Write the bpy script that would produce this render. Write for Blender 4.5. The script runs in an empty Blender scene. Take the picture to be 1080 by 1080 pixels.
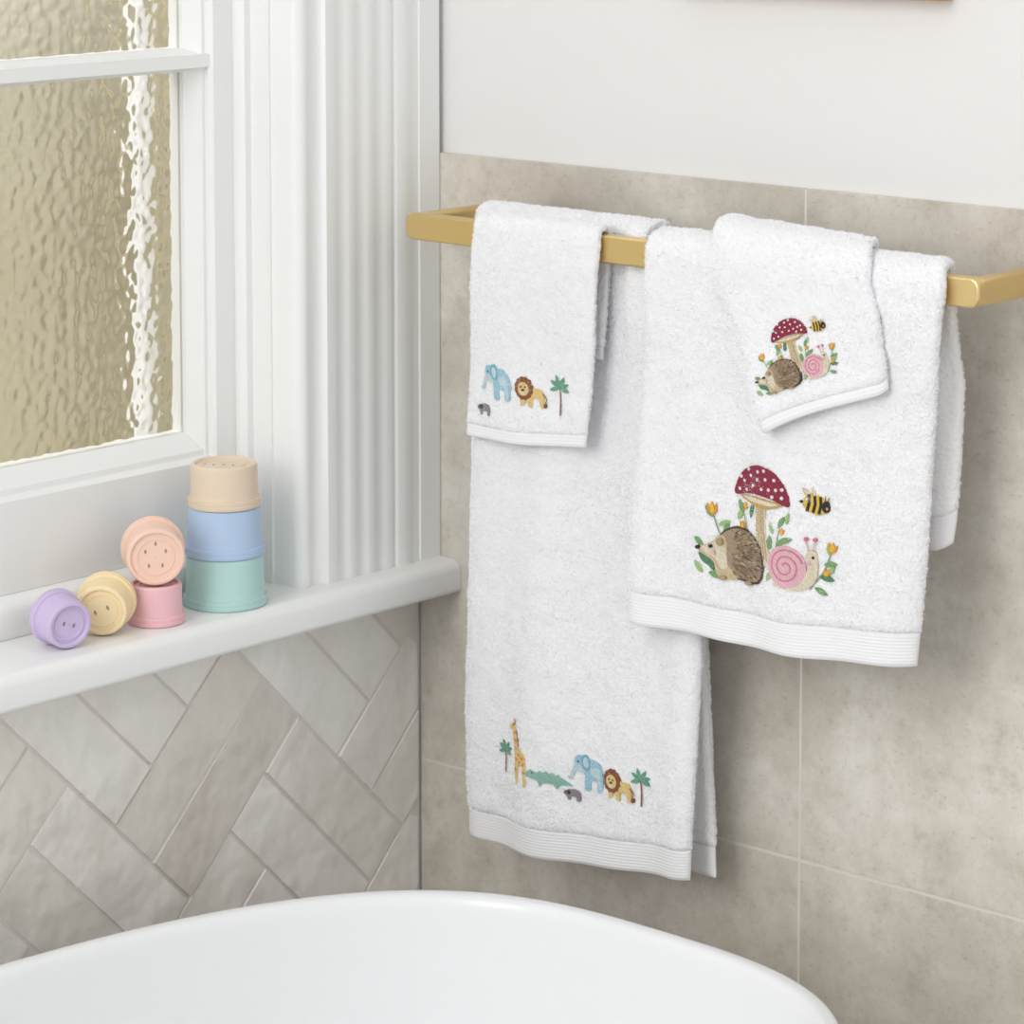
import bpy, math, random, bmesh
from mathutils import Vector, Matrix, noise, Quaternion
random.seed(7)
S=bpy.context.scene
S.view_settings.view_transform='Standard'
pi=math.pi
def lin(c):
    c=c/255.0
    return c/12.92 if c<=.04045 else ((c+.055)/1.055)**2.4
def rgb(r,g,b): return (lin(r),lin(g),lin(b),1)
def interp(x,pts):
    if x<=pts[0][0]: return pts[0][1]
    for (a,b),(c,d) in zip(pts,pts[1:]):
        if x<=c: return b+(d-b)*(x-a)/(c-a)
    return pts[-1][1]
def sm(x,a,b):
    t=max(0,min(1,(x-a)/(b-a)));return t*t*(3-2*t)
# ---------------- materials
def newmat(name,col,rough=.5,metal=0,spec=.5):
    m=bpy.data.materials.new(name);m.use_nodes=True
    b=m.node_tree.nodes['Principled BSDF']
    b.inputs['Base Color'].default_value=col;b.inputs['Roughness'].default_value=rough
    b.inputs['Metallic'].default_value=metal;b.inputs['Specular IOR Level'].default_value=spec
    return m,m.node_tree.nodes,m.node_tree.links,b
def texco(n,l,scale=(1,1,1)):
    t=n.new('ShaderNodeTexCoord');mp=n.new('ShaderNodeMapping');mp.inputs['Scale'].default_value=scale
    l.new(t.outputs['Object'],mp.inputs['Vector']);return mp.outputs['Vector']
def noise_n(n,l,v,scale,detail=2,rough=.5):
    t=n.new('ShaderNodeTexNoise');t.inputs['Scale'].default_value=scale;t.inputs['Detail'].default_value=detail
    t.inputs['Roughness'].default_value=rough;l.new(v,t.inputs['Vector']);return t.outputs['Fac']
def ramp(n,l,f,stops):
    r=n.new('ShaderNodeValToRGB');e=r.color_ramp.elements
    while len(e)<len(stops): e.new(.5)
    for k,(p,c) in enumerate(stops): e[k].position=p;e[k].color=c
    l.new(f,r.inputs[0]);return r.outputs[0]
def bump(n,l,h,b,strength,dist,prev=None):
    k=n.new('ShaderNodeBump');k.inputs['Strength'].default_value=strength;k.inputs['Distance'].default_value=dist
    l.new(h,k.inputs['Height'])
    if prev: l.new(prev,k.inputs['Normal'])
    l.new(k.outputs[0],b.inputs['Normal']);return k.outputs[0]
def mixc(n,l,f,a,b,mode='MIX'):
    m=n.new('ShaderNodeMix');m.data_type='RGBA';m.blend_type=mode
    for s,x in ((0,f),(6,a),(7,b)):
        if hasattr(x,'links') or hasattr(x,'is_linked'): l.new(x,m.inputs[s])
        else: m.inputs[s].default_value=x
    return m.outputs[2]

M={}
m,n,l,b=newmat('white_gloss_paint',rgb(241,242,240),.32);M['paint']=m
m,n,l,b=newmat('white_wall_paint',rgb(230,229,227),.6)
bump(n,l,noise_n(n,l,texco(n,l),120,3),b,.12,.001);M['wall']=m
m,n,l,b=newmat('grout_grey',rgb(222,217,209),.9);M['grout']=m
m,n,l,b=newmat('grout_cream',rgb(226,222,215),.85);M['grout2']=m
m,n,l,b=newmat('taupe_stone',rgb(190,181,168),.5)
v=texco(n,l)
c1=ramp(n,l,noise_n(n,l,v,4.0,9,.72),[(.34,rgb(183,175,163)),(.5,rgb(206,200,189)),(.64,rgb(228,223,214))])
c2=ramp(n,l,noise_n(n,l,v,26,8,.8),[(.32,(.76,.73,.69,1)),(.48,(1,1,1,1)),(.7,(1.08,1.08,1.08,1))])
c=mixc(n,l,.75,c1,c2,'MULTIPLY')
c3=ramp(n,l,noise_n(n,l,texco(n,l,(1,1,1.6)),150,4,.65),[(.33,(.76,.73,.69,1)),(.41,(1,1,1,1))])
c=mixc(n,l,.75,c,c3,'MULTIPLY');l.new(c,b.inputs['Base Color'])
bump(n,l,noise_n(n,l,v,200,4),b,.2,.001);M['stone']=m
m,n,l,b=newmat('glazed_tile',rgb(214,206,196),.15)
at=n.new('ShaderNodeAttribute');at.attribute_name='Col'
v=texco(n,l)
c2=ramp(n,l,noise_n(n,l,texco(n,l,(1,1,1)),14,5,.65),[(.3,(.90,.89,.87,1)),(.55,(1,1,1,1))])
c=mixc(n,l,.8,at.outputs['Color'],c2,'MULTIPLY');l.new(c,b.inputs['Base Color'])
p=bump(n,l,noise_n(n,l,v,20,2),b,.9,.008);bump(n,l,noise_n(n,l,v,110,3),b,.3,.0013,p);M['zell']=m
m,n,l,b=newmat('brushed_brass',rgb(228,202,146),.34,1)
v=texco(n,l,(3,300,300));bump(n,l,noise_n(n,l,v,6,2),b,.05,.0004);M['brass']=m
m,n,l,b=newmat('white_acrylic',rgb(237,238,239),.22);M['tub']=m
def terry(nm,r0):
    m,n,l,b=newmat(nm,rgb(*r0),.95,0,.1)
    b.inputs['Sheen Weight'].default_value=.15;b.inputs['Sheen Roughness'].default_value=.6
    return m,n,l,b
m,n,l,b=terry('terry_cotton',(249,249,251))
v=texco(n,l)
p=bump(n,l,noise_n(n,l,v,330,2,.6),b,.8,.0022);bump(n,l,noise_n(n,l,v,900,2,.6),b,.6,.001,p);M['terry']=m
m,n,l,b=terry('terry_loops',(252,252,254));M['pile']=m
m,n,l,b=newmat('woven_cotton_hem',rgb(240,240,242),.9,0,.1)
v=texco(n,l);bump(n,l,noise_n(n,l,v,1200,1),b,.4,.0005);M['hem']=m
m,n,l,b=newmat('oak_wood',rgb(190,126,76),.45)
l.new(ramp(n,l,noise_n(n,l,texco(n,l,(4,4,60)),6,3),[(.3,rgb(170,108,62)),(.7,rgb(206,142,90))]),b.inputs['Base Color']);M['oak']=m
m,n,l,b=newmat('cream_paper',rgb(232,228,220),.8);M['paper']=m
m,n,l,b=newmat('floor_stone',rgb(178,170,158),.5)
l.new(ramp(n,l,noise_n(n,l,texco(n,l),6,5),[(.3,rgb(168,160,148)),(.7,rgb(190,182,170))]),b.inputs['Base Color']);M['floor']=m
# textured glass
m,n,l,b=newmat('hammered_glass',(1,.995,.98,1),.06)
b.inputs['Transmission Weight'].default_value=1;b.inputs['IOR'].default_value=1.45
v=texco(n,l)
vo=n.new('ShaderNodeTexVoronoi');vo.feature='SMOOTH_F1';vo.inputs['Scale'].default_value=85;vo.inputs['Smoothness'].default_value=.5
vo.inputs['Randomness'].default_value=.85
l.new(v,vo.inputs['Vector'])
p=bump(n,l,vo.outputs['Distance'],b,.27,.003);M['glass']=m
m,n,l,b=newmat('garden_render',rgb(186,170,128),.9)
sx=n.new('ShaderNodeSeparateXYZ');l.new(texco(n,l),sx.inputs[0])
mr=n.new('ShaderNodeMapRange');mr.inputs[1].default_value=.6;mr.inputs[2].default_value=1.35;l.new(sx.outputs['Z'],mr.inputs[0])
g=ramp(n,l,mr.outputs[0],[(0,rgb(212,203,170)),(.45,rgb(202,193,164)),(.8,rgb(208,202,180)),(1,rgb(222,218,204))])
g2=ramp(n,l,noise_n(n,l,texco(n,l),5,4),[(.3,(.88,.87,.83,1)),(.7,(1,1,1,1))])
l.new(mixc(n,l,.8,g,g2,'MULTIPLY'),b.inputs['Base Color']);M['ext']=m
m,n,l,b=newmat('white_pipe_paint',rgb(254,254,254),.4);M['pipe']=m
m,n,l,b=newmat('weathered_timber',rgb(178,168,138),.9);M['brick']=m
def plastic(nm,c):
    m,n,l,b=newmat(nm,rgb(*c),.4);return m
threads={}
def thread(nm,c):
    if nm in threads: return threads[nm]
    m,n,l,b=newmat('thread_'+nm,rgb(*c),.6)
    w=n.new('ShaderNodeTexWave');w.inputs['Scale'].default_value=200;w.inputs['Distortion'].default_value=3
    w.bands_direction='DIAGONAL';v=texco(n,l);l.new(v,w.inputs['Vector']);bump(n,l,w.outputs['Fac'],b,.9,.001)
    g=ramp(n,l,noise_n(n,l,v,600,2),[(.35,(.78,.78,.78,1)),(.6,(1,1,1,1))])
    l.new(mixc(n,l,.7,rgb(*c),g,'MULTIPLY'),b.inputs['Base Color'])
    threads[nm]=m;return m
# ---------------- helpers
def link(o,parent=None):
    S.collection.objects.link(o)
    if parent is not None:
        o.parent=parent;o.matrix_parent_inverse=Matrix.Translation(-parent.location)
    return o
def mesh(name,vs,fs,mats,parent=None,smooth=True,mi=None):
    me=bpy.data.meshes.new(name);me.from_pydata([tuple(v) for v in vs],[],fs)
    for k in (mats if isinstance(mats,list) else [mats]): me.materials.append(k)
    if mi:
        me.polygons.foreach_set('material_index',mi)
    me.polygons.foreach_set('use_smooth',[smooth]*len(me.polygons));me.update()
    return link(bpy.data.objects.new(name,me),parent)
def tag(o,label=None,cat=None,kind=None,group=None):
    if label:o['label']=label
    if cat:o['category']=cat
    if kind:o['kind']=kind
    if group:o['group']=group
def empty(name,loc,label=None,cat=None,kind=None,group=None):
    e=bpy.data.objects.new(name,None);e.location=loc;e.empty_display_size=.05;S.collection.objects.link(e)
    tag(e,label,cat,kind,group);return e
def box(name,a,b,mat,parent=None,bev=0):
    x0,y0,z0=a;x1,y1,z1=b
    vs=[(x,y,z) for x in(x0,x1) for y in(y0,y1) for z in(z0,z1)]
    fs=[(0,1,3,2),(4,6,7,5),(0,4,5,1),(2,3,7,6),(0,2,6,4),(1,5,7,3)]
    o=mesh(name,vs,fs,mat,parent,False)
    if bev:
        md=o.modifiers.new('b','BEVEL');md.width=bev;md.segments=3;md.limit_method='ANGLE'
        for p in o.data.polygons:p.use_smooth=True
    return o
def boxes(name,lst,mat,parent=None,bev=0):
    vs=[];fs=[]
    for a,b in lst:
        k=len(vs);x0,y0,z0=a;x1,y1,z1=b
        vs+=[(x,y,z) for x in(x0,x1) for y in(y0,y1) for z in(z0,z1)]
        fs+=[tuple(k+i for i in f) for f in [(0,1,3,2),(4,6,7,5),(0,4,5,1),(2,3,7,6),(0,2,6,4),(1,5,7,3)]]
    o=mesh(name,vs,fs,mat,parent,False)
    if bev:
        md=o.modifiers.new('b','BEVEL');md.width=bev;md.segments=2;md.limit_method='ANGLE'
    return o
def fixn(o):
    bm=bmesh.new();bm.from_mesh(o.data);bmesh.ops.recalc_face_normals(bm,faces=bm.faces);bm.to_mesh(o.data);bm.free()
def extrude(name,prof,axis,a,b,mat,parent=None,smooth=False,bev=0):
    def P(q,h):
        return {'z':(q[0],q[1],h),'y':(q[0],h,q[1]),'x':(h,q[0],q[1])}[axis]
    n=len(prof);vs=[P(q,a) for q in prof]+[P(q,b) for q in prof]
    fs=[(i,(i+1)%n,n+(i+1)%n,n+i) for i in range(n)]+[tuple(range(n))[::-1],tuple(range(n,2*n))]
    o=mesh(name,vs,fs,mat,parent,False);fixn(o)
    if smooth:
        for p in o.data.polygons:p.use_smooth=len(p.vertices)==4
        o.data.set_sharp_from_angle(angle=math.radians(50))
    if bev:
        md=o.modifiers.new('b','BEVEL');md.width=bev;md.segments=3;md.limit_method='ANGLE';md.angle_limit=math.radians(50)
    return o
# ---------------- room
def struct(o,label): o['kind']='structure';o['label']=label;return o
struct(box('wall_back',(-.1,.006,0),(2.7,.16,2.7),M['wall']),'white painted plaster wall above stone tiles')
tl=[]
g=.0014
for (x0,x1) in [(.001,.461-g),(.461+g,1.061-g),(1.061+g,1.661-g),(1.661+g,2.261-g),(2.261+g,2.69)]:
    for (z0,z1) in [(.001,.6-g),(.6+g,1.2)]:
        tl.append(((x0,0,z0),(x1,.0058,z1)))
o=boxes('wall_back_tiles',tl,M['stone'],None,.0005);struct(o,'large matt taupe stone wall tiles')
struct(box('trim_grout',(0,.0006,.0),(2.69,.0059,1.1995),M['grout']),'pale grout between the stone tiles')
o=boxes('wall_left',[((-.11,-2.7,0),(-.005,.006,.769)),((-.1,-.183,.77),(-.012,.006,2.7)),((-.1,-1.25,2.05),(-.012,-.183,2.7)),((-.1,-2.7,.77),(-.012,-1.25,2.7))],M['paint'])
struct(o,'white painted window wall')
struct(box('floor',(-.11,-2.8,-.1),(2.8,.16,0),M['floor']),'stone bathroom floor')
def clip(poly,nx,ny,d):
    out=[]
    for i in range(len(poly)):
        a=poly[i];b=poly[(i+1)%len(poly)]
        da=nx*a[0]+ny*a[1]-d;db=nx*b[0]+ny*b[1]-d
        if da<=0: out.append(a)
        if (da<0<db) or (db<0<da):
            t=da/(da-db);out.append((a[0]+(b[0]-a[0])*t,a[1]+(b[1]-a[1])*t))
    return out
def parea(poly): return sum(poly[i][0]*poly[(i+1)%len(poly)][1]-poly[(i+1)%len(poly)][0]*poly[i][1] for i in range(len(poly)))/2
def inset(poly,d):
    if parea(poly)<0: poly=poly[::-1]
    res=poly
    for i in range(len(poly)):
        a=poly[i];b=poly[(i+1)%len(poly)];dx,dy=b[0]-a[0],b[1]-a[1];L=math.hypot(dx,dy)
        if L<1e-6: continue
        nx,ny=dy/L,-dx/L
        res=clip(res,nx,ny,nx*a[0]+ny*a[1]-d)
        if len(res)<3:return []
    return res
Lt=.1995;Wt=.127;w=Wt/2;r2=math.sqrt(.5)
OU,OV=-.308,.537
tiles=[]
for k in range(-12,13):
    for mm in range(-12,13):
        ox=k*Wt+mm*Lt;oy=k*Wt-mm*Lt
        for j in (0,1):
            tiles.append([(ox,oy+j*w),(ox+Lt,oy+j*w),(ox+Lt,oy+j*w+w),(ox,oy+j*w+w)])
            tiles.append([(ox+Lt+j*w,oy+Wt-Lt),(ox+Lt+j*w+w,oy+Wt-Lt),(ox+Lt+j*w+w,oy+Wt),(ox+Lt+j*w,oy+Wt)])
vs=[];fs=[];cols=[]
pal=[(247,244,239),(243,240,233),(239,235,227),(234,229,220),(227,221,211),(249,247,242),(244,241,234)]
for t in tiles:
    q=[(OU+(a-b_)*r2,OV+(a+b_)*r2) for a,b_ in t]
    cc=random.choice(pal);tx,tz=random.uniform(-.02,.02),random.uniform(-.02,.02)
    q=clip(q,1,0,-.001);
    if len(q)>2:q=clip(q,-1,0,2.0)
    if len(q)>2:q=clip(q,0,1,.772)
    if len(q)>2:q=clip(q,0,-1,-.0)
    if len(q)<3: continue
    qo=inset(q,.0012)
    if len(qo)<3: continue
    qi=inset(qo,.0009)
    if len(qi)!=len(qo): continue
    cu=sum(a for a,_ in qi)/len(qi);cv=sum(b_ for _,b_ in qi)/len(qi)
    k=len(vs);N=len(qo)
    vs+=[(-.0035,a,b_) for a,b_ in qo]+[(-.0006+tx*(a-cu)+tz*(b_-cv),a,b_) for a,b_ in qi]
    fs.append(tuple(range(k+N,k+2*N)))
    cols.append(cc)
    for i in range(N):
        fs.append((k+i,k+(i+1)%N,k+N+(i+1)%N,k+N+i));cols.append(cc)
o=mesh('wall_left_tiles',vs,fs,M['zell'],None,False)
ca=o.data.color_attributes.new('Col','FLOAT_COLOR','CORNER')
for p,cc in zip(o.data.polygons,cols):
    c=rgb(*cc)
    for li in p.loop_indices: ca.data[li].color=c
struct(o,'glossy off-white glazed tiles in herringbone pattern')
struct(box('trim_grout_cream',(-.005,-2.6,0),(-.0022,-.0005,.7695),M['grout2']),'cream grout behind herringbone tiles')
# sill
def arcp(cx,cz,r,a0,a1,n=6): return [(cx+r*math.cos(math.radians(a0+(a1-a0)*k/n)),cz+r*math.sin(math.radians(a0+(a1-a0)*k/n))) for k in range(n+1)]
prof=[(-.11,.775)]+arcp(.0490,.7805,.0055,-90,0)+arcp(.0432,.7958,.0110,5,90,8)+[(.02,.8069),(-.11,.8075)]
o=extrude('trim_sill',prof,'y',-2.4,-.0005,M['paint'],None,True);struct(o,'thick white painted wooden window sill with rounded nose')
# architrave / jamb
pr=[(-.11,-.1885),(-.052,-.1885),(-.052,-.196),(-.048,-.199),(-.040,-.199),(-.036,-.196),(-.036,-.1885),(-.012,-.1885),(-.012,-.186),(-.008,-.185),(.012,-.185),(.019,-.182),(.022,-.176),(.021,-.171),(.019,-.168),(.0185,-.163),(.019,-.158),(.021,-.1545),(.0265,-.1530)]
y=-.143;pr.append((.027,y))
for i in range(3):
    for k in range(1,12):
        a=pi*k/12;pr.append((.027-.0021*math.sin(a)**1.3,y+.0195*k/12))
    y+=.0195;pr.append((.027,y));y+=.0058;pr.append((.027,y))
pr+=[(.0254,y),(.0254,y+.005),(.0270,y+.006)]
for k in range(1,9):
    a=pi*k/8;pr.append((.0270+.0016*math.sin(a),y+.006+.022*k/8))
y+=.028
pr+=[(.0260,y),(.0260,y+.010),(.0275,y+.0108),(.0275,-.001),(-.11,-.001)]
o=extrude('trim_architrave',pr,'z',.8066,2.3,M['paint'],None,True);struct(o,'tall white fluted wooden window architrave')
# window
win=empty('window_1',(-.07,-.7,.83),'white wooden sash window with hammered obscured glass','window','structure')
def stile(sgn,y0):
    P=[(-.095,0),(-.052,0),(-.052,.031),(-.056,.034),(-.060,.034),(-.060,.038),(-.074,.0485),(-.095,.0485)]
    return [(x,y0-sgn*d) for x,d in P]
extrude('sash_stile',stile(1,-.1895),'z',.8425,2.04,M['paint'],win)
extrude('sash_stile',stile(-1,-1.2475),'z',.8425,2.04,M['paint'],win)
extrude('sash_rail',[(-.0952,.8428),(-.0532,.8428),(-.0532,.925),(-.0572,.929),(-.0612,.929),(-.0612,.934),(-.0752,.950),(-.0952,.950)],'y',-1.2,-.21,M['paint'],win)
for zc in (1.298,1.66):
    extrude('glazing_bar',[(-.095,zc-.011),(-.0745,zc-.011),(-.0625,zc-.006),(-.0545,zc-.006),(-.0545,zc+.006),(-.0625,zc+.006),(-.0745,zc+.011),(-.095,zc+.011)],'y',-1.2,-.215,M['paint'],win)
extrude('glazing_bar',[(-.0951,-.731),(-.074,-.731),(-.062,-.726),(-.0541,-.726),(-.0541,-.714),(-.062,-.714),(-.074,-.709),(-.0951,-.709)],'z',.94,2.0,M['paint'],win)
extrude('stop_bead',[(-.095,.8074),(-.038,.8074),(-.036,.812),(-.036,.832),(-.042,.839),(-.0525,.8424),(-.095,.8424)],'y',-1.2,-.2,M['paint'],win,True)
box('sash_head',(-.095,-1.24,2.0),(-.0528,-.19,2.045),M['paint'],win)
for (a,b_) in [(-.7305,-.232),(-1.2,-.7095)]:
    for (z0,z1) in [(.944,1.2895),(1.3065,1.6515),(1.6685,2.01)]:
        box('glass_pane',(-.084,a,z0),(-.079,b_,z1),M['glass'],win)
o=box('wall_exterior',(-1.25,-3,-.1),(-1.15,2.6,1.9),M['ext']);struct(o,'sandy garden wall outside the window')
cyl=[(-.205+.0095*math.cos(2*pi*k/20),-.176+.0095*math.sin(2*pi*k/20)) for k in range(20)]
o=extrude('downpipe',cyl,'z',-.1,2.4,M['pipe'],None,True);tag(o,'white painted downpipe behind the obscured glass','pipe')
o=box('gate_post',(-1.06,.56,-.1),(-1.0,.70,2.2),M['brick'],None,.004);tag(o,'weathered timber post behind the obscured glass','post')
pf=empty('picture_frame',(.48,.0,1.37),'small oak picture frame hung on the white wall','picture')
boxes('frame',[((.32,-.014,1.3695),(.608,.0055,1.385)),((.32,-.014,1.735),(.608,.0055,1.75)),((.32,-.014,1.385),(.335,.0055,1.735)),((.593,-.014,1.385),(.608,.0055,1.735))],M['oak'],pf,.001)
box('mount',(.335,-.004,1.385),(.593,.004,1.735),M['paper'],pf)
# ---------------- bath
tc=(.447,-.92);A0,B0=.370,.748
prof=[(.13,0.0),(.12,.01),(.075,.25),(.03,.47),(.008,.555),(.002,.569),(0,.5745),(.0015,.5785),(.005,.580),(.0105,.5795),(.0145,.5765),(.0165,.571),(.018,.555),(.024,.50),(.042,.38),(.075,.26),(.125,.19),(.19,.165),(.27,.158)]
NS=144;vs=[];fs=[]
for (i_,z) in prof:
    for k in range(NS):
        a=2*pi*k/NS;c,s=math.cos(a),math.sin(a);e=2/3.0 if i_<.1 else 2/2.6
        vs.append((tc[0]+(A0-i_)*math.copysign(abs(c)**e,c),tc[1]+(B0-i_*1.1)*math.copysign(abs(s)**e,s),z))
for r in range(len(prof)-1):
    for k in range(NS):
        fs.append((r*NS+k,r*NS+(k+1)%NS,(r+1)*NS+(k+1)%NS,(r+1)*NS+k))
fs.append(tuple(range(NS))[::-1]);fs.append(tuple((len(prof)-1)*NS+k for k in range(NS)))
bt=empty('bathtub',(tc[0],tc[1],0),'white oval freestanding acrylic bathtub with a thin rim','bathtub')
o=mesh('tub_shell',vs,fs,M['tub'],bt)
md=o.modifiers.new('s','SUBSURF');md.levels=1;md.render_levels=2
# ---------------- towel rail
rail=empty('towel_rail',(.39,0,1.144),'brushed brass flat towel rail fixed to the stone tiles','towel rail')
def rrect(cx,cz,hw,hh,r,n=7):
    out=[]
    for (sx_,sz_,a0) in [(1,1,0),(-1,1,pi/2),(-1,-1,pi),(1,-1,3*pi/2)]:
        for k in range(n+1):
            a=a0+pi/2*k/n;out.append((cx+sx_*(hw-r)+r*math.cos(a),cz+sz_*(hh-r)+r*math.sin(a)))
    return out
extrude('rail_bar',rrect(.3915,1.144,.3155,.0125,.009),'y',-.1002,-.0882,M['brass'],rail,True,.002)
for xx in (.0845,.6985):
    extrude('bracket_arm',rrect(xx,1.144,.0075,.0113,.0045),'y',-.0905,-.0003,M['brass'],rail,True)
# ---------------- towels
class Towel: pass
def sup(v,e): return math.copysign(abs(v)**e,v)
rnd=random.Random(11)
def make_towel(T,parent,step=.0025):
    th=T.th;r=th*.55
    wid=T.wid;cols_=[0,.0006,.0015,.003,.005]
    k=.0075
    while k<wid-.0075: cols_.append(k);k+=step
    cols_+=[wid-.0075+.0,wid-.005,wid-.003,wid-.0015,wid-.0006,wid]
    ts=[c/wid for c in cols_]
    def taper(d):
        return 1.0 if d>=r else math.sqrt(max(0,1-(1-d/r)**2))
    def build(nm,rows,mat,amp,ribs,tscale=1.0):
        P=[[row[0](t) for t in ts] for row in rows]
        nr=len(rows);nc=len(ts);F=[];Bk=[];NR=[]
        for i in range(nr):
            for j in range(nc):
                a=P[min(i+1,nr-1)][j]-P[max(i-1,0)][j];b=P[i][min(j+1,nc-1)]-P[i][max(j-1,0)]
                nrm=b.cross(a)
                if nrm.length<1e-12: nrm=Vector((0,-1,0))
                nrm.normalize();NR.append(nrm)
                d=min(cols_[j],wid-cols_[j])
                tp=taper(d)*rows[i][1]*tscale
                h=th/2*tp
                q=P[i][j]
                nz1=0
                if amp:
                    nz1=amp*(noise.noise(q*420)+.8*noise.noise(q*190+Vector((3,1,7)))+1.5*noise.noise(q*50))
                rb=rows[i][2]*ribs
                e=Vector((0,0,0))
                if amp and d<.004: e=(P[i][-1]-P[i][0]).normalized()*noise.noise(q*350)*.0014
                F.append(q+nrm*(h+(nz1+rb)*tp)+e);Bk.append(q-nrm*(h+nz1*tp*.6+rb*tp)+e)
        vs=F+Bk;o_=nr*nc;fs=[]
        for i in range(nr-1):
            for j in range(nc-1):
                a=i*nc+j;fs.append((a,a+1,a+nc+1,a+nc));fs.append((o_+a,o_+a+nc,o_+a+nc+1,o_+a+1))
            a=i*nc;fs.append((a,a+nc,o_+a+nc,o_+a));a=i*nc+nc-1;fs.append((a,o_+a,o_+a+nc,a+nc))
        for j in range(nc-1):
            fs.append((j,o_+j,o_+j+1,j+1));a=(nr-1)*nc+j;fs.append((a,a+1,o_+a+1,o_+a))
        ob=mesh(nm,vs,fs,mat,parent)
        if amp:
            pv=[];pfc=[]
            dens=.9e6
            for i in range(nr-1):
                for j in range(nc-1):
                    a,b_,c_,d_=F[i*nc+j],F[i*nc+j+1],F[(i+1)*nc+j+1],F[(i+1)*nc+j]
                    ar=(b_-a).cross(d_-a).length
                    ex=ar*dens;cnt=int(ex)+(1 if rnd.random()<ex-int(ex) else 0)
                    nn=NR[i*nc+j]
                    edge=min(cols_[j],wid-cols_[j])<.004
                    if edge:cnt+=1
                    for _ in range(cnt):
                        u,v_=rnd.random(),rnd.random()
                        q=a+(b_-a)*u+(d_-a)*v_
                        rv=Vector((rnd.uniform(-1,1),rnd.uniform(-1,1),rnd.uniform(-1,1)))
                        if edge: 
                            sd=-1 if cols_[j]<wid/2 else 1
                            nn2=(nn+(b_-a).normalized()*sd*rnd.random()*1.2).normalized()
                        else: nn2=nn
                        tip=(nn2+rv*.75).normalized()*rnd.uniform(.0008,.0021)
                        sd_=tip.cross(Vector((rnd.uniform(-1,1),rnd.uniform(-1,1),rnd.uniform(-1,1)))).normalized()*rnd.uniform(.00022,.0004)
                        k=len(pv);q=q-nn*.0003
                        pv+=[q-sd_,q+sd_,q+tip+sd_*.6,q+tip-sd_*.6];pfc.append((k,k+1,k+2,k+3))
            po=mesh('terry_pile',pv,pfc,M['pile'],parent,False);po['kind']='stuff'
        return ob
    def fronth(h):
        def f(t):
            z=T.zb(t)+h
            x=T.xl(z)+(T.xr(z)-T.xl(z))*t
            return Vector((x,T.yf(x,z),z))
        return f
    def arc(ph):
        def f(t):
            z=T.zt;xf=T.xl(z)+(T.xr(z)-T.xl(z))*t;xb=T.bxl(z)+(T.bxr(z)-T.bxl(z))*t
            yf=T.yf(xf,z);yb=T.yb(xb,z);u=(1-math.cos(ph))/2
            rz=T.rz+(T.rzt(t) if hasattr(T,'rzt') else 0)
            return Vector((xf+(xb-xf)*u,(yf+yb)/2-(yb-yf)/2*sup(math.cos(ph),.75),z+rz*sup(math.sin(ph),.75)))
        return f
    H=T.hem
    rows=[]
    zbm=T.zb(.5);hh=T.zt-zbm
    nrow=int((hh-H)/step)
    for i in range(nrow+1):
        u=i/nrow
        def f(t,u=u):
            zb=T.zb(t)+H;z=zb+(T.zt-zb)*u;x=T.xl(z)+(T.xr(z)-T.xl(z))*t
            return Vector((x,T.yf(x,z),z))
        rows.append((f,min(1,.55+.45*sm(u*(hh-H),0,.004)),0))
    for i in range(1,16): rows.append((arc(pi*i/16),1,0))
    hb=T.zt-T.bzb(.5)-H;nrow=int(hb/step)
    for i in range(nrow,-1,-1):
        def f(t,u=i/nrow):
            zb=T.bzb(t)+H;z=zb+(T.zt-zb)*u;x=T.bxl(z)+(T.bxr(z)-T.bxl(z))*t
            return Vector((x,T.yb(x,z),z))
        rows.append((f,min(1,.55+.45*sm(i/nrow*hb,0,.004)),0))
    build('cloth',rows,M['terry'],T.amp,0)
    n_=int(H/.00045);rows=[]
    for i in range(n_+1):
        h=H*i/n_
        rows.append((fronth(h),taper(h+.0002)*(1-.25*sm(h,H-.001,H)),math.sin(2*pi*h/T.rib)))
    build('ribbed_hem',rows,M['hem'],0,.00019,.74)
    rows=[]
    for i in range(n_,-1,-1):
        h=H*i/n_
        def f(t,h=h):
            z=T.bzb(t)+h;x=T.bxl(z)+(T.bxr(z)-T.bxl(z))*t
            return Vector((x,T.yb(x,z),z))
        rows.append((f,taper(h+.0002)*(1-.25*sm(h,H-.001,H)),math.sin(2*pi*h/T.rib)))
    build('ribbed_hem',rows,M['hem'],0,.00019,.74)
def lerpz(*pts):
    pts=sorted(pts);return lambda z:interp(z,pts)
def roll(x,z,T,depth,wd):
    d=min(x-T.xl(z),T.xr(z)-x);return depth*max(0,1-max(d,0)/wd)**2
B=Towel();B.th=.010;B.wid=.268;B.zt=1.153;B.rz=.010;B.hem=.028;B.rib=.0028;B.amp=.0008
B.xl=lerpz((.56,.1255),(.705,.1225),(.95,.131),(1.16,.140));B.xr=lerpz((.56,.3935),(.79,.409),(1.0,.385),(1.16,.352))
B.zb=lambda t:.566+.019*t-.004*math.sin(pi*t)
def byf(x,z):
    k=1-sm(z,1.05,1.15)
    return -.0710+k*(.0055*math.sin((x-.12)*2*pi/.19+z*2.0)+.003*math.sin((x-.2)*2*pi/.09-z*5))+roll(x,z,B,.010*k,.022)-.004*k-.0122*sm(x,.322,.338)*sm(z,1.02,1.12)
B.yf=byf
B.bxl=lerpz((.57,.150),(1.16,.142));B.bxr=lerpz((.57,.4),(.79,.386),(1.16,.346));B.bzb=lambda t:.574+.006*t
B.yb=lambda x,z:-.040+.002*math.sin(x*40)-.006*sm(z,1.0,1.15)
A=Towel();A.th=.0062;A.wid=.147;A.zt=1.146;A.rz=.0155;A.hem=.0115;A.rib=.0028;A.amp=.0007
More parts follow.
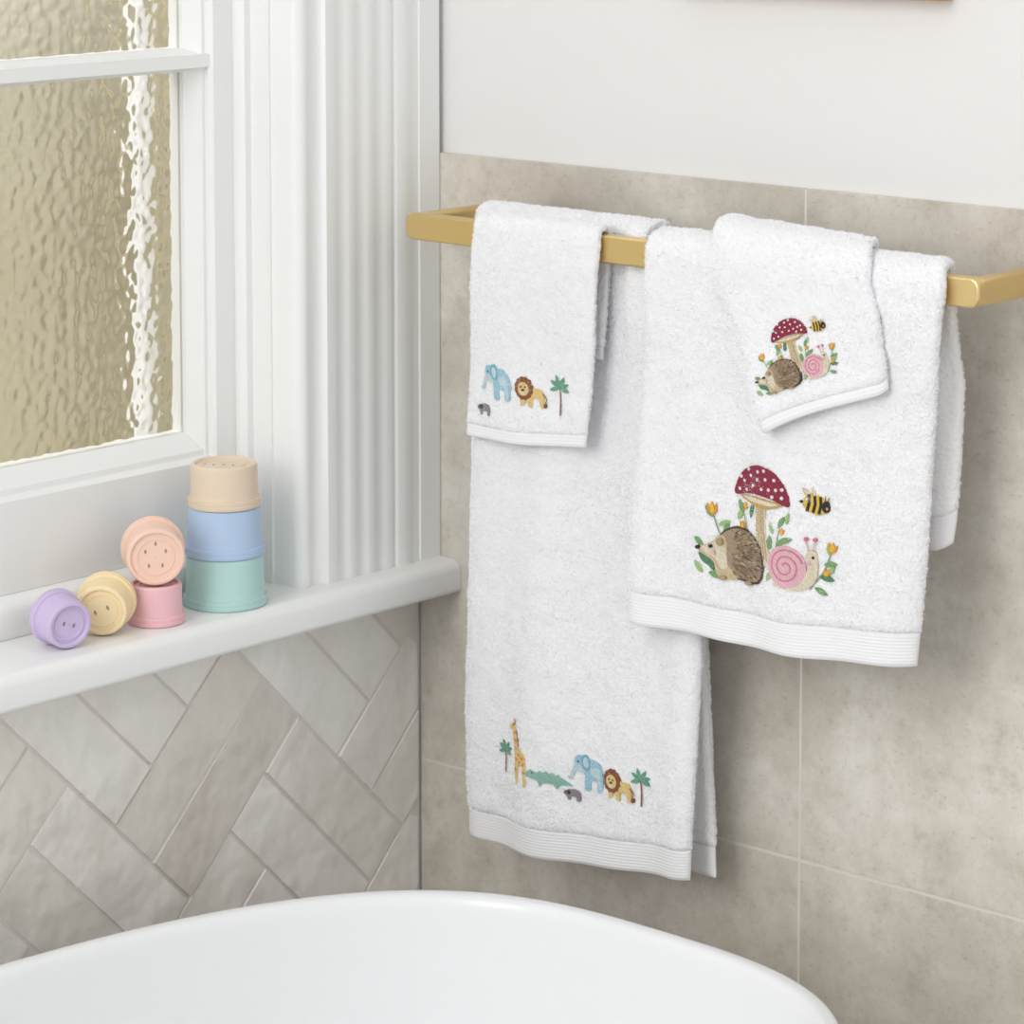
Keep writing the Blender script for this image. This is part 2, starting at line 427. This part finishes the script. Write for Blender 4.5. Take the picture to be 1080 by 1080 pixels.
A.xl=lerpz((.955,.1445),(1.04,.154),(1.146,.168));A.xr=lerpz((.955,.289),(1.06,.306),(1.146,.3165))
A.zb=lambda t:.955+.008*t-.003*math.sin(pi*t)
def ayf(x,z):
    k=1-sm(z,1.0,1.135)
    return -.1050+k*.0108+k*.0025*math.sin((x-.15)*2*pi/.10+1)+roll(x,z,A,.003*k,.012)
A.yf=ayf
A.bxl=lerpz((1.03,.165),(1.146,.168));A.bxr=lerpz((1.03,.300),(1.146,.311));A.bzb=lambda t:1.042
A.yb=lambda x,z:-.0826
C=Towel();C.th=.0105;C.wid=.300;C.zt=1.142;C.rz=.0205;C.hem=.029;C.rib=.0028;C.amp=.0009
C.xl=lerpz((.815,.351),(1.02,.365),(1.15,.3715));C.xr=lerpz((.82,.645),(.90,.652),(1.035,.664),(1.15,.681))
C.zb=lambda t:.818+.010*t-.004*math.sin(pi*t)
def cyf(x,z):
    k=1-sm(z,1.03,1.135)
    return -.1072+k*(.0055*math.sin((x-.40)*2*pi/.20+.5)+.0028*math.sin((x-.4)*2*pi/.085+z*9)+.002)+roll(x,z,C,.009*k,.022)
C.yf=cyf
C.bxl=lerpz((.92,.425),(1.05,.402),(1.142,.374));C.bxr=lerpz((.92,.658),(.945,.661),(1.06,.668),(1.142,.662));C.bzb=lambda t:.926-.006*t+.008*max(0,(t-.93)/.07)**2
C.yb=lambda x,z:-.069+.006*math.sin(x*120+2.9)*(1-sm(z,1.05,1.13))+.008*(1-sm(z,.95,1.12))
D=Towel();D.th=.0082;D.wid=.165;D.zt=1.144;D.rz=.033;D.hem=.009;D.rib=.0028;D.amp=.0008
D.rzt=lambda t:.003-.007*t
D.xl=lerpz((1.0,.521),(1.06,.490),(1.109,.465),(1.15,.446),(1.17,.440));D.xr=lerpz((1.05,.629),(1.117,.620),(1.15,.610),(1.17,.603))
D.zb=lambda t:1.009+.047*t+.004*math.sin(pi*t)*(1-t)+.004*max(0,(t-.94)/.06)**2+.004*max(0,(.06-t)/.06)**2
def dyf(x,z):
    lift=.006*(1-sm(z,1.01,1.08))+.004*(1-sm(z,1.05,1.12))*(.5+.5*math.sin((x-.5)*60))
    return cyf(x,z)-.0102-lift+roll(x,z,D,.005,.014)
D.yf=dyf
D.bxl=lerpz((1.08,.432),(1.142,.430));D.bxr=lerpz((1.08,.582),(1.142,.578));D.bzb=lambda t:1.08
D.yb=lambda x,z:C.yb(x,z)+.0108
for T,lab,cat,loc in [(A,'small white terry cloth with elephant, lion and palm embroidery','face cloth',(.23,-.095,.955)),
  (B,'long white terry bath towel embroidered with giraffe, crocodile and elephant','bath towel',(.26,-.06,.567)),
  (C,'white terry bath towel embroidered with mushroom, hedgehog, snail and bee','bath towel',(.51,-.1,.82)),
  (D,'small white terry cloth with woodland embroidery draped over bath towel','face cloth',(.55,-.12,1.01))]:
    e=empty('face_cloth' if T in (A,D) else 'bath_towel',loc,lab,cat);T.e=e
    make_towel(T,e)
# ---------------- embroidery
def ell(cx,cz,rx,rz,rot=0,n=18):
    c,s=math.cos(math.radians(rot)),math.sin(math.radians(rot))
    return [(cx+rx*math.cos(2*pi*k/n)*c-rz*math.sin(2*pi*k/n)*s,cz+rx*math.cos(2*pi*k/n)*s+rz*math.sin(2*pi*k/n)*c) for k in range(n)]
def stroke(pts,w0,w1=None):
    w1=w0 if w1 is None else w1
    L=[];Rr=[];n=len(pts)
    for i in range(n):
        a=pts[max(i-1,0)];b=pts[min(i+1,n-1)];dx,dz=b[0]-a[0],b[1]-a[1];q=math.hypot(dx,dz) or 1
        ww=(w0+(w1-w0)*i/(n-1))/2
        L.append((pts[i][0]-dz/q*ww,pts[i][1]+dx/q*ww));Rr.append((pts[i][0]+dz/q*ww,pts[i][1]-dx/q*ww))
    return ('S',L,Rr)
def leaf(x,z,L,w,ang):
    a=math.radians(ang);c,s=math.cos(a),math.sin(a);P=[]
    for k in range(9):
        u=k/8;P.append((u*L,w/2*math.sin(pi*u)**.8))
    for k in range(7,0,-1):
        u=k/8;P.append((u*L,-w/2*math.sin(pi*u)**.8))
    return [(x+p*c-q*s,z+p*s+q*c) for p,q in P]
def curve(pts,n=6):
    out=[]
    for i in range(len(pts)-1):
        p0=pts[max(i-1,0)];p1=pts[i];p2=pts[i+1];p3=pts[min(i+2,len(pts)-1)]
        for k in range(n):
            t=k/n
            out.append(tuple(.5*((2*p1[a])+(-p0[a]+p2[a])*t+(2*p0[a]-5*p1[a]+4*p2[a]-p3[a])*t*t+(-p0[a]+3*p1[a]-3*p2[a]+p3[a])*t**3) for a in (0,1)))
    out.append(pts[-1]);return out
def closed(pts,n=5):
    m=len(pts);out=[]
    for i in range(m):
        p0,p1,p2,p3=pts[i-1],pts[i],pts[(i+1)%m],pts[(i+2)%m]
        for k in range(n):
            t=k/n
            out.append(tuple(.5*((2*p1[a])+(-p0[a]+p2[a])*t+(2*p0[a]-5*p1[a]+4*p2[a]-p3[a])*t*t+(-p0[a]+3*p1[a]-3*p2[a]+p3[a])*t**3) for a in (0,1)))
    return out
def mapp(P,f):
    if isinstance(P,tuple) and P[0]=='S': return ('S',[f(*q) for q in P[1]],[f(*q) for q in P[2]])
    return [f(*q) for q in P]
TC=dict(red=(154,38,70),white=(250,248,244),cream=(244,232,206),tan=(222,202,164),gold=(212,176,112),dtan=(192,166,128),brown=(138,112,92),dbrown=(88,70,60),lbrown=(180,158,132),
  green=(134,178,120),dgreen=(92,146,106),lgreen=(176,208,142),orange=(242,166,64),yellow=(250,210,76),black=(44,40,42),pink=(248,198,208),dpink=(230,138,164),lpink=(253,226,230),
  wing=(226,202,164),blue=(172,218,238),dblue=(134,196,220),pblue=(216,236,244),grey=(156,150,154),sand=(248,216,146),mane=(150,92,56),pgreen=(158,208,192),teal=(118,178,154))
from mathutils.geometry import tessellate_polygon
def embroider(T,nm,shapes,tf,base=0.0,lstep=.00005):
    names=[];vs=[];fs=[];mi=[]
    off=T.th/2+.0011+base
    def yv(a,b_,lay): return T.yf(a,b_)-lay-(.0003*noise.noise(Vector((a*330,7,b_*330))))
    for li,(cn,poly) in enumerate(shapes):
        if cn not in names:names.append(cn)
        c=names.index(cn);lay=off+lstep*min(li,14)+(.00001*li if lstep>.00003 else 0)
        if isinstance(poly,tuple):
            L=[tf(*q) for q in poly[1]];R_=[tf(*q) for q in poly[2]];k=len(vs);n=len(L)
            for (a,b_) in L+R_: vs.append((a,yv(a,b_,lay+.0001),b_))
            for i in range(n-1): fs.append((k+i,k+i+1,k+n+i+1,k+n+i));mi.append(c)
            continue
        q=[tf(a,b_) for a,b_ in poly]
        if parea(q)<0:q=q[::-1]
        N=len(q);k=len(vs)
        for (a,b_) in q: vs.append((a,yv(a,b_,off-.0035),b_))
        for (a,b_) in q: vs.append((a,yv(a,b_,lay),b_))
        for i in range(N):
            fs.append((k+i,k+(i+1)%N,k+N+(i+1)%N,k+N+i));mi.append(c)
        xs=[a for a,_ in q];zs=[b_ for _,b_ in q]
        if max(xs)-min(xs)<.005 and max(zs)-min(zs)<.005:
            lay2=lay+.00015
            for i in range(N): vs[k+N+i]=(q[i][0],yv(q[i][0],q[i][1],lay2),q[i][1])
            fs.append(tuple(range(k+N,k+2*N)));mi.append(c);continue
        tris=tessellate_polygon([[Vector((a,b_,0)) for a,b_ in q]])
        cl=.0022
        for t in tris:
            tri=[q[i] for i in t]
            if parea(tri)<0:tri=tri[::-1]
            if abs(parea(tri))<1e-10:continue
            x0=math.floor(min(a for a,_ in tri)/cl);x1=math.floor(max(a for a,_ in tri)/cl)
            for ix in range(x0,x1+1):
                st=clip(clip(tri,-1,0,-ix*cl),1,0,(ix+1)*cl)
                if len(st)<3:continue
                z0=math.floor(min(b_ for _,b_ in st)/cl);z1=math.floor(max(b_ for _,b_ in st)/cl)
                for iz in range(z0,z1+1):
                    s2=clip(clip(st,0,-1,-iz*cl),0,1,(iz+1)*cl)
                    if len(s2)<3 or abs(parea(s2))<1e-11:continue
                    kk=len(vs)
                    for (a,b_) in s2: vs.append((a,yv(a,b_,lay),b_))
                    fs.append(tuple(range(kk,kk+len(s2))));mi.append(c)
    return mesh(nm,vs,fs,[thread(c,TC[c]) for c in names],T.e,False,mi)
def placer(ox,oz,sc=1,rot=0):
    c,s=math.cos(math.radians(rot)),math.sin(math.radians(rot))
    return lambda a,b:(ox+(a*c-b*s)*sc/1000,oz+(a*s+b*c)*sc/1000)
def mushroom():
    s=[]
    s.append(('cream',closed([(-7,-4),(7,-4),(7,-20),(9,-40),(14,-56),(0,-60),(-9,-55),(-6,-38),(-6,-20)])))
    for k in range(-2,3): s.append(('gold',stroke([(k*2.3,-8),(k*2.5,-30),(k*3.6+2,-54)],1.1)))
    s.append(('gold',closed([(-24,-3),(24,-3),(18,-8),(0,-11),(-18,-8)])))
    s.append(('cream',closed([(-20,-4),(20,-4),(12,-7),(-12,-7)])))
    s.append(('red',closed([(-32,-4),(-31,6),(-24,16),(-12,23),(2,25),(16,22),(26,14),(32,3),(32,-5),(16,-1),(0,0),(-16,-1)])))
    for (a,b_) in [(-27,1),(-21,9),(-18,2),(-12,15),(-9,7),(-2,20),(-3,13),(3,6),(8,15),(12,7),(18,16),(20,8),(16,1.5),(26,2),(-15,20),(26,9),(6,22),(-25,12)]:
        s.append(('white',ell(a,b_,1.7,1.5,0,10)))
    return s
def bee(cx,cz,r=-6):
    p=placer(cx,cz,1000,r)
    f=lambda P:mapp(P,p)
    s=[('wing',f(leaf(-1,5,13,6,118))),('cream',f(leaf(-1,6,9,3,118))),('wing',f(leaf(-2,4,14,5.5,148))),('cream',f(leaf(-4,5,9,2.6,148))),
       ('yellow',f(ell(0,0,12,8.4)))]
    for x in (-7,-1.5,4): s.append(('black',f(stroke([(x,-7.4),(x+1.2,0),(x,7.4)],2.8))))
    s+=[('black',f(ell(10,0,3.8,5))),('black',f(stroke([(11,4),(13,9)],.8))),('black',f(stroke([(9,4),(9,9.5)],.8))),('black',f(leaf(-11,0,3.5,2.5,180))),('orange',f(ell(11.5,-1,1.3,1.3,0,8)))]
    return s
def hedgehog(cx,cz):
    rnd=random.Random(3)
    f=lambda P:mapp(P,lambda a,b_:(a*1.04+cx,b_*.9+cz))
    s=[('dbrown',f(closed([(-18,0),(-14,17),(0,25),(16,23),(29,13),(34,-4),(32,-19),(22,-26),(0,-25),(-16,-20)])))]
    s.append(('lbrown',f(closed([(-18,0),(-14,15),(0,23),(16,21),(27,11),(32,-4),(30,-17),(21,-24),(0,-23),(-16,-20)]))))
    s.append(('tan',f(closed([(-17,14),(-22,8),(-30,3),(-38,0),(-37,-5),(-28,-9),(-22,-13),(-18,-24),(-10,-27),(2,-26),(0,-20),(-8,-12),(-9,4),(-11,13)]))))
    s.append(('cream',f(closed([(-18,9),(-26,4),(-35,-1),(-28,-6),(-20,-9),(-14,-18),(-8,-14),(-11,2)]))))
    for i in range(200):
        a0=rnd.uniform(0,2*pi);rr=math.sqrt(rnd.random())
        x=10+22*rr*math.cos(a0);z=-1+23*rr*math.sin(a0)
        if x<-5+abs(z)*.15: continue
        ang=math.degrees(math.atan2(z+2,x+6))*.55+rnd.uniform(-14,14)
        c=rnd.choice(['brown','dbrown','lbrown','brown','tan','dtan','brown'])
        a=math.radians(ang);s.append((c,f(stroke([(x,z),(x+5.5*math.cos(a),z+5.5*math.sin(a))],1.5,.5))))
    s+=[('black',f(ell(-38,-1,2,1.8))),('black',f(ell(-24,2.5,1.5,1.7))),('dtan',f(ell(-15,8,3.2,3.6))),('pink',f(ell(-21,-3,2,1.6)))]
    s+=[('dtan',f(ell(-12,-26,4,2))),('dtan',f(ell(16,-26,4,2)))]
    return s
def snail(cx,cz):
    f=lambda P:mapp(P,lambda a,b_:(a+cx,b_+cz))
    s=[('cream',f(closed([(-18,-17),(0,-19),(15,-17),(24,-9),(26,4),(24,15),(18,17),(15,11),(17,2),(12,-8),(-6,-13)])))]
    s.append(('pink',f(ell(-3,0,19,18,0,30))))
    sp=[((16.5-14*k/60)*math.cos(.25*k+.3)-3,(15.8-13.4*k/60)*math.sin(.25*k+.3)) for k in range(61)]
    s.append(('dpink',f(stroke(sp,1.7,1.5))))
    s+=[('tan',f(stroke([(18,16),(15,25)],1.2))),('tan',f(stroke([(22,16),(23,25)],1.2))),('dpink',f(ell(15,26,1.7,1.7))),('dpink',f(ell(23,26,1.7,1.7))),('black',f(ell(22,11,1.1,1.3))),('pink',f(ell(19,6,2,1.5)))]
    return s
def tulip(x,z,sc,ang):
    a=math.radians(ang);c,s_=math.cos(a),math.sin(a)
    f=lambda P:mapp(P,lambda p,q:(x+sc*(p*c-q*s_),z+sc*(p*s_+q*c)))
    return [('orange',f([(-5,0),(-6,8),(-2.5,5),(0,10),(2.5,5),(6,8),(5,0),(0,-4)])),('yellow',f([(-2,-1),(-2.5,5),(0,8),(2.5,5),(2,-1)]))]
def woodland(T,ox,oz,sc,rot):
    P=placer(ox,oz,sc,rot);rl=random.Random(5)
    lft=[(-56,-70,18,7,150),(-54,-74,16,6,122),(-44,-78,16,6,175),(-56,-28,12,5,130),(-50,-34,13,5,20),(-44,-42,12,5,70),(-30,-26,12,5,60),(-24,-20,12,5,110),(-14,-22,14,5,75),(-66,-54,12,5,150),(-66,-78,14,6,140)]
    rgt=[(22,-24,12,5,60),(24,-36,13,5,20),(16,-30,11,5,110),(20,-40,14,5,40),(30,-20,10,4,80),(64,-50,13,5,10),(60,-60,14,5,-10),(70,-42,11,5,100),(56,-70,13,5,-25),(14,-62,12,5,240),(12,-44,12,5,90),(68,-58,10,4,50)]
    for grp,st in ((lft,[[(-56,-23),(-50,-38),(-38,-58)],[(-24,-12),(-20,-30),(-16,-45)]]),(rgt,[[(71,-39),(64,-56),(52,-72)],[(24,-22),(20,-40),(16,-60)]])):
        lv=[('green',stroke(curve(s_),1.1)) for s_ in st]
        for (x,z,L,w_,a) in grp: lv.append((rl.choice(['green','lgreen','dgreen','green']),leaf(x,z,L,w_,a)))
        embroider(T,'foliage_embroidery',lv,P,0,.00002)
    embroider(T,'mushroom_embroidery',mushroom(),P,.0003)
    for a in ((-56,-23,.85,8),(72,-37,.75,-10),(-24,-32,.55,0),(66,-58,.55,-30),(26,-28,.45,0),(-20,-14,.5,15)):
        embroider(T,'flower_embroidery',tulip(*a),P,.0004)
    embroider(T,'hedgehog_embroidery',hedgehog(-31,-55),P,.0008)
    embroider(T,'snail_embroidery',snail(33,-56),P,.0008)
    embroider(T,'bee_embroidery',bee(56,0),P)
woodland(C,.502,.954,1,0)
woodland(D,.537,1.0955,.54,20)
def palm(x,z,h):
    s=[('mane',stroke(curve([(x,z-h*.5),(x+.5,z-h*.1),(x-.5,z+h*.2)]),1.7,1.2))]
    for a in (20,60,110,150,-15,195): s.append(('teal',leaf(x-.5,z+h*.18,h*.32,h*.11,a)))
    return s
def elephant(x,z,k=1):
    f=lambda P:mapp(P,lambda a,b_:(x+a*k,z+b_*k))
    return [('blue',f(closed([(-6,10),(4,12),(13,10),(18,2),(18,-14),(12,-16),(11,-8),(4,-8),(3,-16),(-3,-16),(-4,-4)]))),
       ('pblue',f(closed([(3,4),(13,4),(16,-13),(13,-13),(10,-3),(5,-3)]))),
       ('pblue',f(ell(-8,6,7.5,8))),('blue',f(ell(-9,9.5,6,4.6))),('pblue',f(stroke(curve([(-12,4),(-16,-2),(-18,-8),(-21,-7)]),4.4,2.0))),
       ('dblue',f(ell(-3,8,5.2,7.4,10))),('pblue',f(ell(-2.6,8,3.0,5,10))),('black',f(ell(-11,8,.8,.9,0,8))),('dblue',f(stroke([(18,3),(21,-5)],1)))]
def lion(x,z,k=1):
    f=lambda P:mapp(P,lambda a,b_:(x+a*k,z+b_*k))
    s=[('sand',f(closed([(-8,4),(6,4),(14,2),(15,-12),(11.5,-13),(10,-6),(4,-6),(3,-13),(-1,-13),(-2,-7),(-6,-12),(-10,-12)]))),('mane',f(stroke(curve([(14,0),(18,-4),(17,-10)]),1))),('mane',f(ell(17,-11,1.5,2)))]
    s.append(('mane',f([(-6+(9.6+(.9 if i%2 else 0))*math.cos(2*pi*i/24),3+(10.2+(.9 if i%2 else 0))*math.sin(2*pi*i/24)) for i in range(24)])))
    s+=[('sand',f(ell(-6.5,2.4,6,6.4))),('black',f(ell(-9,4.2,.9,.9,0,8))),('black',f(ell(-4.4,4.2,.9,.9,0,8))),('dbrown',f(ell(-6.7,1.4,1.7,1.2,0,8))),('cream',f(ell(-6.7,-1.2,2.6,1.6)))]
    return s
def rhino(x,z):
    f=lambda P:mapp(P,lambda a,b_:(x+a,z+b_))
    return [('grey',f(closed([(-8,1),(-5,4),(4,5),(8,2),(8,-5),(5,-5),(4,-2),(-1,-2),(-2,-5),(-4,-5),(-5,-2)]))),('white',f(leaf(-8,1,4,1.4,110))),('dbrown',f(ell(-3,2,2,2))),('black',f(ell(-6,1.6,.6,.6,0,8)))]
def giraffe(x,z):
    f=lambda P:mapp(P,lambda a,b_:(x+a,z+b_))
    s=[('sand',f(closed([(-9,24),(-5,27),(-2,20),(1,5),(9,0),(12,-8),(12,-28),(8,-28),(7,-13),(1,-13),(0,-28),(-4,-28),(-5,-8),(-6,4)]))),('sand',f(leaf(-4,24,10,6,195))),('mane',f(stroke([(-6,26),(-6,31)],1))),('mane',f(stroke([(-4,26),(-3.5,31)],1))),('mane',f(stroke([(-2,21),(1,6)],1.4)))]
    for a,b_ in [(-5,18),(-4,11),(-3,4),(1,-2),(6,-4),(-2,-6),(3,-8),(8,-9),(9.5,-16),(-3,-16)]: s.append(('orange',f(ell(a,b_,1.5,1.7,0,8))))
    s.append(('black',f(ell(-7,25,.7,.7,0,8))));return s
def croc(x,z):
    f=lambda P:mapp(P,lambda a,b_:(x+a,z+b_))
    return [('pgreen',f([(-26,2),(-20,6),(-12,4),(-9,7),(-6,4.5),(-3,7),(0,4.5),(3,6.5),(6,4),(9,5.5),(12,2.5),(24,-3),(12,-4),(8,-8),(5,-4),(-6,-4),(-9,-8),(-11,-3),(-25,-1.5)])),
       ('lgreen',f(stroke([(-22,0),(-6,-1),(10,-1)],1.6))),('black',f(ell(-17,3.6,.8,.8,0,8)))]
PB=lambda a,b_:(a/1000,b_/1000)
embroider(B,'palm_embroidery',palm(183,657,30),PB)
embroider(B,'giraffe_embroidery',giraffe(203,665),PB)
embroider(B,'crocodile_embroidery',croc(241,648),PB)
embroider(B,'elephant_embroidery',elephant(281,661),PB,.0003)
embroider(B,'rhino_embroidery',rhino(264,637),PB,.0005)
embroider(B,'lion_embroidery',lion(316,656),PB,.0004)
embroider(B,'palm_embroidery',palm(342,659,35),PB)
embroider(A,'elephant_embroidery',elephant(189,1011,1.0),PB)
embroider(A,'lion_embroidery',lion(229,1006,1.0),PB)
embroider(A,'palm_embroidery',palm(263,1007,37),PB)
embroider(A,'rhino_embroidery',rhino(171,983),PB)
# ---------------- cups
def cup(nm,R_,Rb,h,col,loc,axis,label,holes,roll_=0,flange=.008):
    e=empty('stacking_cup',(0,0,0),label,'stacking cup',None,'pastel stacking cups on the sill')
    mat=plastic('plastic_'+nm,col);dk=plastic('plastic_dark_'+nm,tuple(int(c*.66) for c in col))
    t=.0014;ri=R_-.0021;rd=.0028
    pf=[(R_-t,0),(R_-.0004,.0002),(R_,.0008),(R_,flange*.45),(R_-.0006,flange*.5),(R_-.0006,flange*.62),(R_-.0002,flange*.68),(R_-.0002,flange),(R_-.0006,flange+.0004),(ri,flange+.0006),(ri-.0002,flange+.0012)]
    n_=6
    for k in range(1,n_+1): pf.append((ri-.0002+(Rb-ri)*k/n_,flange+.0012+(h-.0030-flange-.0012)*k/n_))
    for k in range(1,6):
        a=pi/2*k/5;pf.append((Rb-.0002-.0018*(1-math.cos(a)),h-.0030+.0026*math.sin(a)))
    pf+=[(Rb-.0036,h-.0004),(Rb-.0042,h-.0010),(Rb-.0046,h-rd),(Rb*.66,h-rd),(Rb*.645,h-rd+.0008),(Rb*.60,h-rd+.0008),(Rb*.585,h-rd),(.0004,h-rd)]
    pf+=[(.0004,h-rd-.0016),(Rb-.003,h-rd-.0016),(Rb-.0024,h-.007),(ri-t,flange),(R_-t-.0009,.001)]
    N=64;vs=[];fs=[]
    for (r,z) in pf:
        for k in range(N): vs.append((r*math.cos(2*pi*k/N),r*math.sin(2*pi*k/N),z))
    m_=len(pf)
    for i in range(m_):
        for k in range(N):
            j=(i+1)%m_;fs.append((i*N+k,i*N+(k+1)%N,j*N+(k+1)%N,j*N+k))
    o=mesh('cup_body',vs,fs,mat,None);o.data.set_sharp_from_angle(angle=math.radians(35));o.parent=e
    for (hx,hy,hr) in holes:
        vv=[(hx+.8*hr*math.cos(2*pi*k/16),hy+1.5*hr*math.sin(2*pi*k/16),h-rd+z) for z in (.00015,-.0012) for k in range(16)]
        q=mesh('drain_hole',vv,[tuple(range(16))]+[(k,16+k,16+(k+1)%16,(k+1)%16) for k in range(16)],dk,None,False);q.parent=e
    zq=Vector(axis).normalized().to_track_quat('Z','Y')
    e.rotation_mode='QUATERNION'
    e.rotation_quaternion=zq@Quaternion((0,0,1),roll_)
    e.location=loc
    return e
SZ=.8072
def line(n_,d): return [((k-(n_-1)/2)*d,0,.0014) for k in range(n_)]
sx_,sy_=.006,-.266
up=(0,0,1)
cup('teal',.0385,.0355,.0465,(182,218,213),(sx_,sy_,SZ),up,'pale teal plastic stacking cup at the base of the stack',line(3,.012))
cup('blue',.0365,.0335,.045,(180,203,231),(sx_,sy_,SZ+.0462),up,'pale blue plastic stacking cup in the middle of the stack',line(3,.012))
cup('beige',.0335,.0305,.040,(228,209,186),(sx_+.001,sy_-.001,SZ+.0909),up,'beige plastic stacking cup on top of the stack',[(.009*k,.002*(k%2),.0015) for k in (-2,-1,0,1,2)],.6)
cup('pink',.0258,.0235,.036,(239,190,197),(.010,-.354,SZ),up,'pink plastic stacking cup standing upside down under the peach one',line(2,.01))
def lying(nm,R_,Rb,h,col,centre_xy,zbase,axis,label,holes,roll_=0):
    a=Vector((axis[0],axis[1],0)).normalized();dr=(R_-Rb)/h*.9
    ax=Vector((a.x,a.y,-dr)).normalized()
    mouth=Vector((centre_xy[0],centre_xy[1],zbase+R_*math.sqrt(1-ax.z**2)+.0002))-Vector((a.x,a.y,0))*h/2
    return cup(nm,R_,Rb,h,col,mouth,ax,label,holes,roll_)
pk=SZ+.036-.0004
lying('peach',.0285,.0262,.036,(245,209,190),(.010,-.3555),pk,(.80,-.60),'peach plastic stacking cup lying on top of the pink cup',[(-.009,.005,.0013),(.009,.005,.0013),(-.006,-.008,.0013),(.006,-.008,.0013),(0,.012,.0013)])
lying('yellow',.0262,.023,.033,(245,224,178),(.006,-.411),SZ,(.62,-.78),'pale yellow plastic stacking cup lying on its side on the sill',[(-.006,0,.0015),(.006,0,.0015)],.4)
lying('purple',.0245,.0212,.031,(205,188,222),(.014,-.466),SZ,(.97,-.22),'lilac plastic stacking cup lying on its side on the sill',[(-.005,0,.0014),(.005,0,.0014)],-.3)
# ---------------- camera
yaw,tilt,f,cy=.728,.104,3381.7,145.4
d=Vector((-math.sin(yaw),math.cos(yaw),0));R=Vector((math.cos(yaw),math.sin(yaw),0));Z=Vector((0,0,1))
F=d*math.cos(tilt)-Z*math.sin(tilt);U=d*math.sin(tilt)+Z*math.cos(tilt)
cd=bpy.data.cameras.new('camera');cam=bpy.data.objects.new('camera',cd);S.collection.objects.link(cam)
m4=Matrix((R,U,-F)).transposed().to_4x4();m4.translation=Vector((2.11,-2.233,1.533));cam.matrix_world=m4
cd.sensor_width=36;cd.sensor_fit='HORIZONTAL';cd.lens=f/1080*36;cd.shift_y=(cy-540)/1080;cd.clip_start=.05
cd.dof.use_dof=True;cd.dof.focus_distance=2.80;cd.dof.aperture_fstop=10
S.camera=cam
# ---------------- light
wd=bpy.data.worlds.new('world');S.world=wd;wd.use_nodes=True
bg=wd.node_tree.nodes['Background'];bg.inputs[0].default_value=(.98,.988,1,1);bg.inputs[1].default_value=.85
def area(nm,loc,tgt,size,en,col=(1,1,1)):
    ld=bpy.data.lights.new(nm,'AREA');ld.size=size;ld.energy=en;ld.color=col
    o=bpy.data.objects.new(nm,ld);S.collection.objects.link(o);o.location=loc
    o.rotation_euler=(Vector(tgt)-Vector(loc)).to_track_quat('-Z','Y').to_euler();return o
area('daylight_softbox',(.15,-2.9,2.2),(.35,0,.85),2.2,60,(1,.99,.975))
area('outdoor_daylight',(-.55,-.3,2.6),(-1.0,.35,1.0),.8,16,(1,.99,.96))
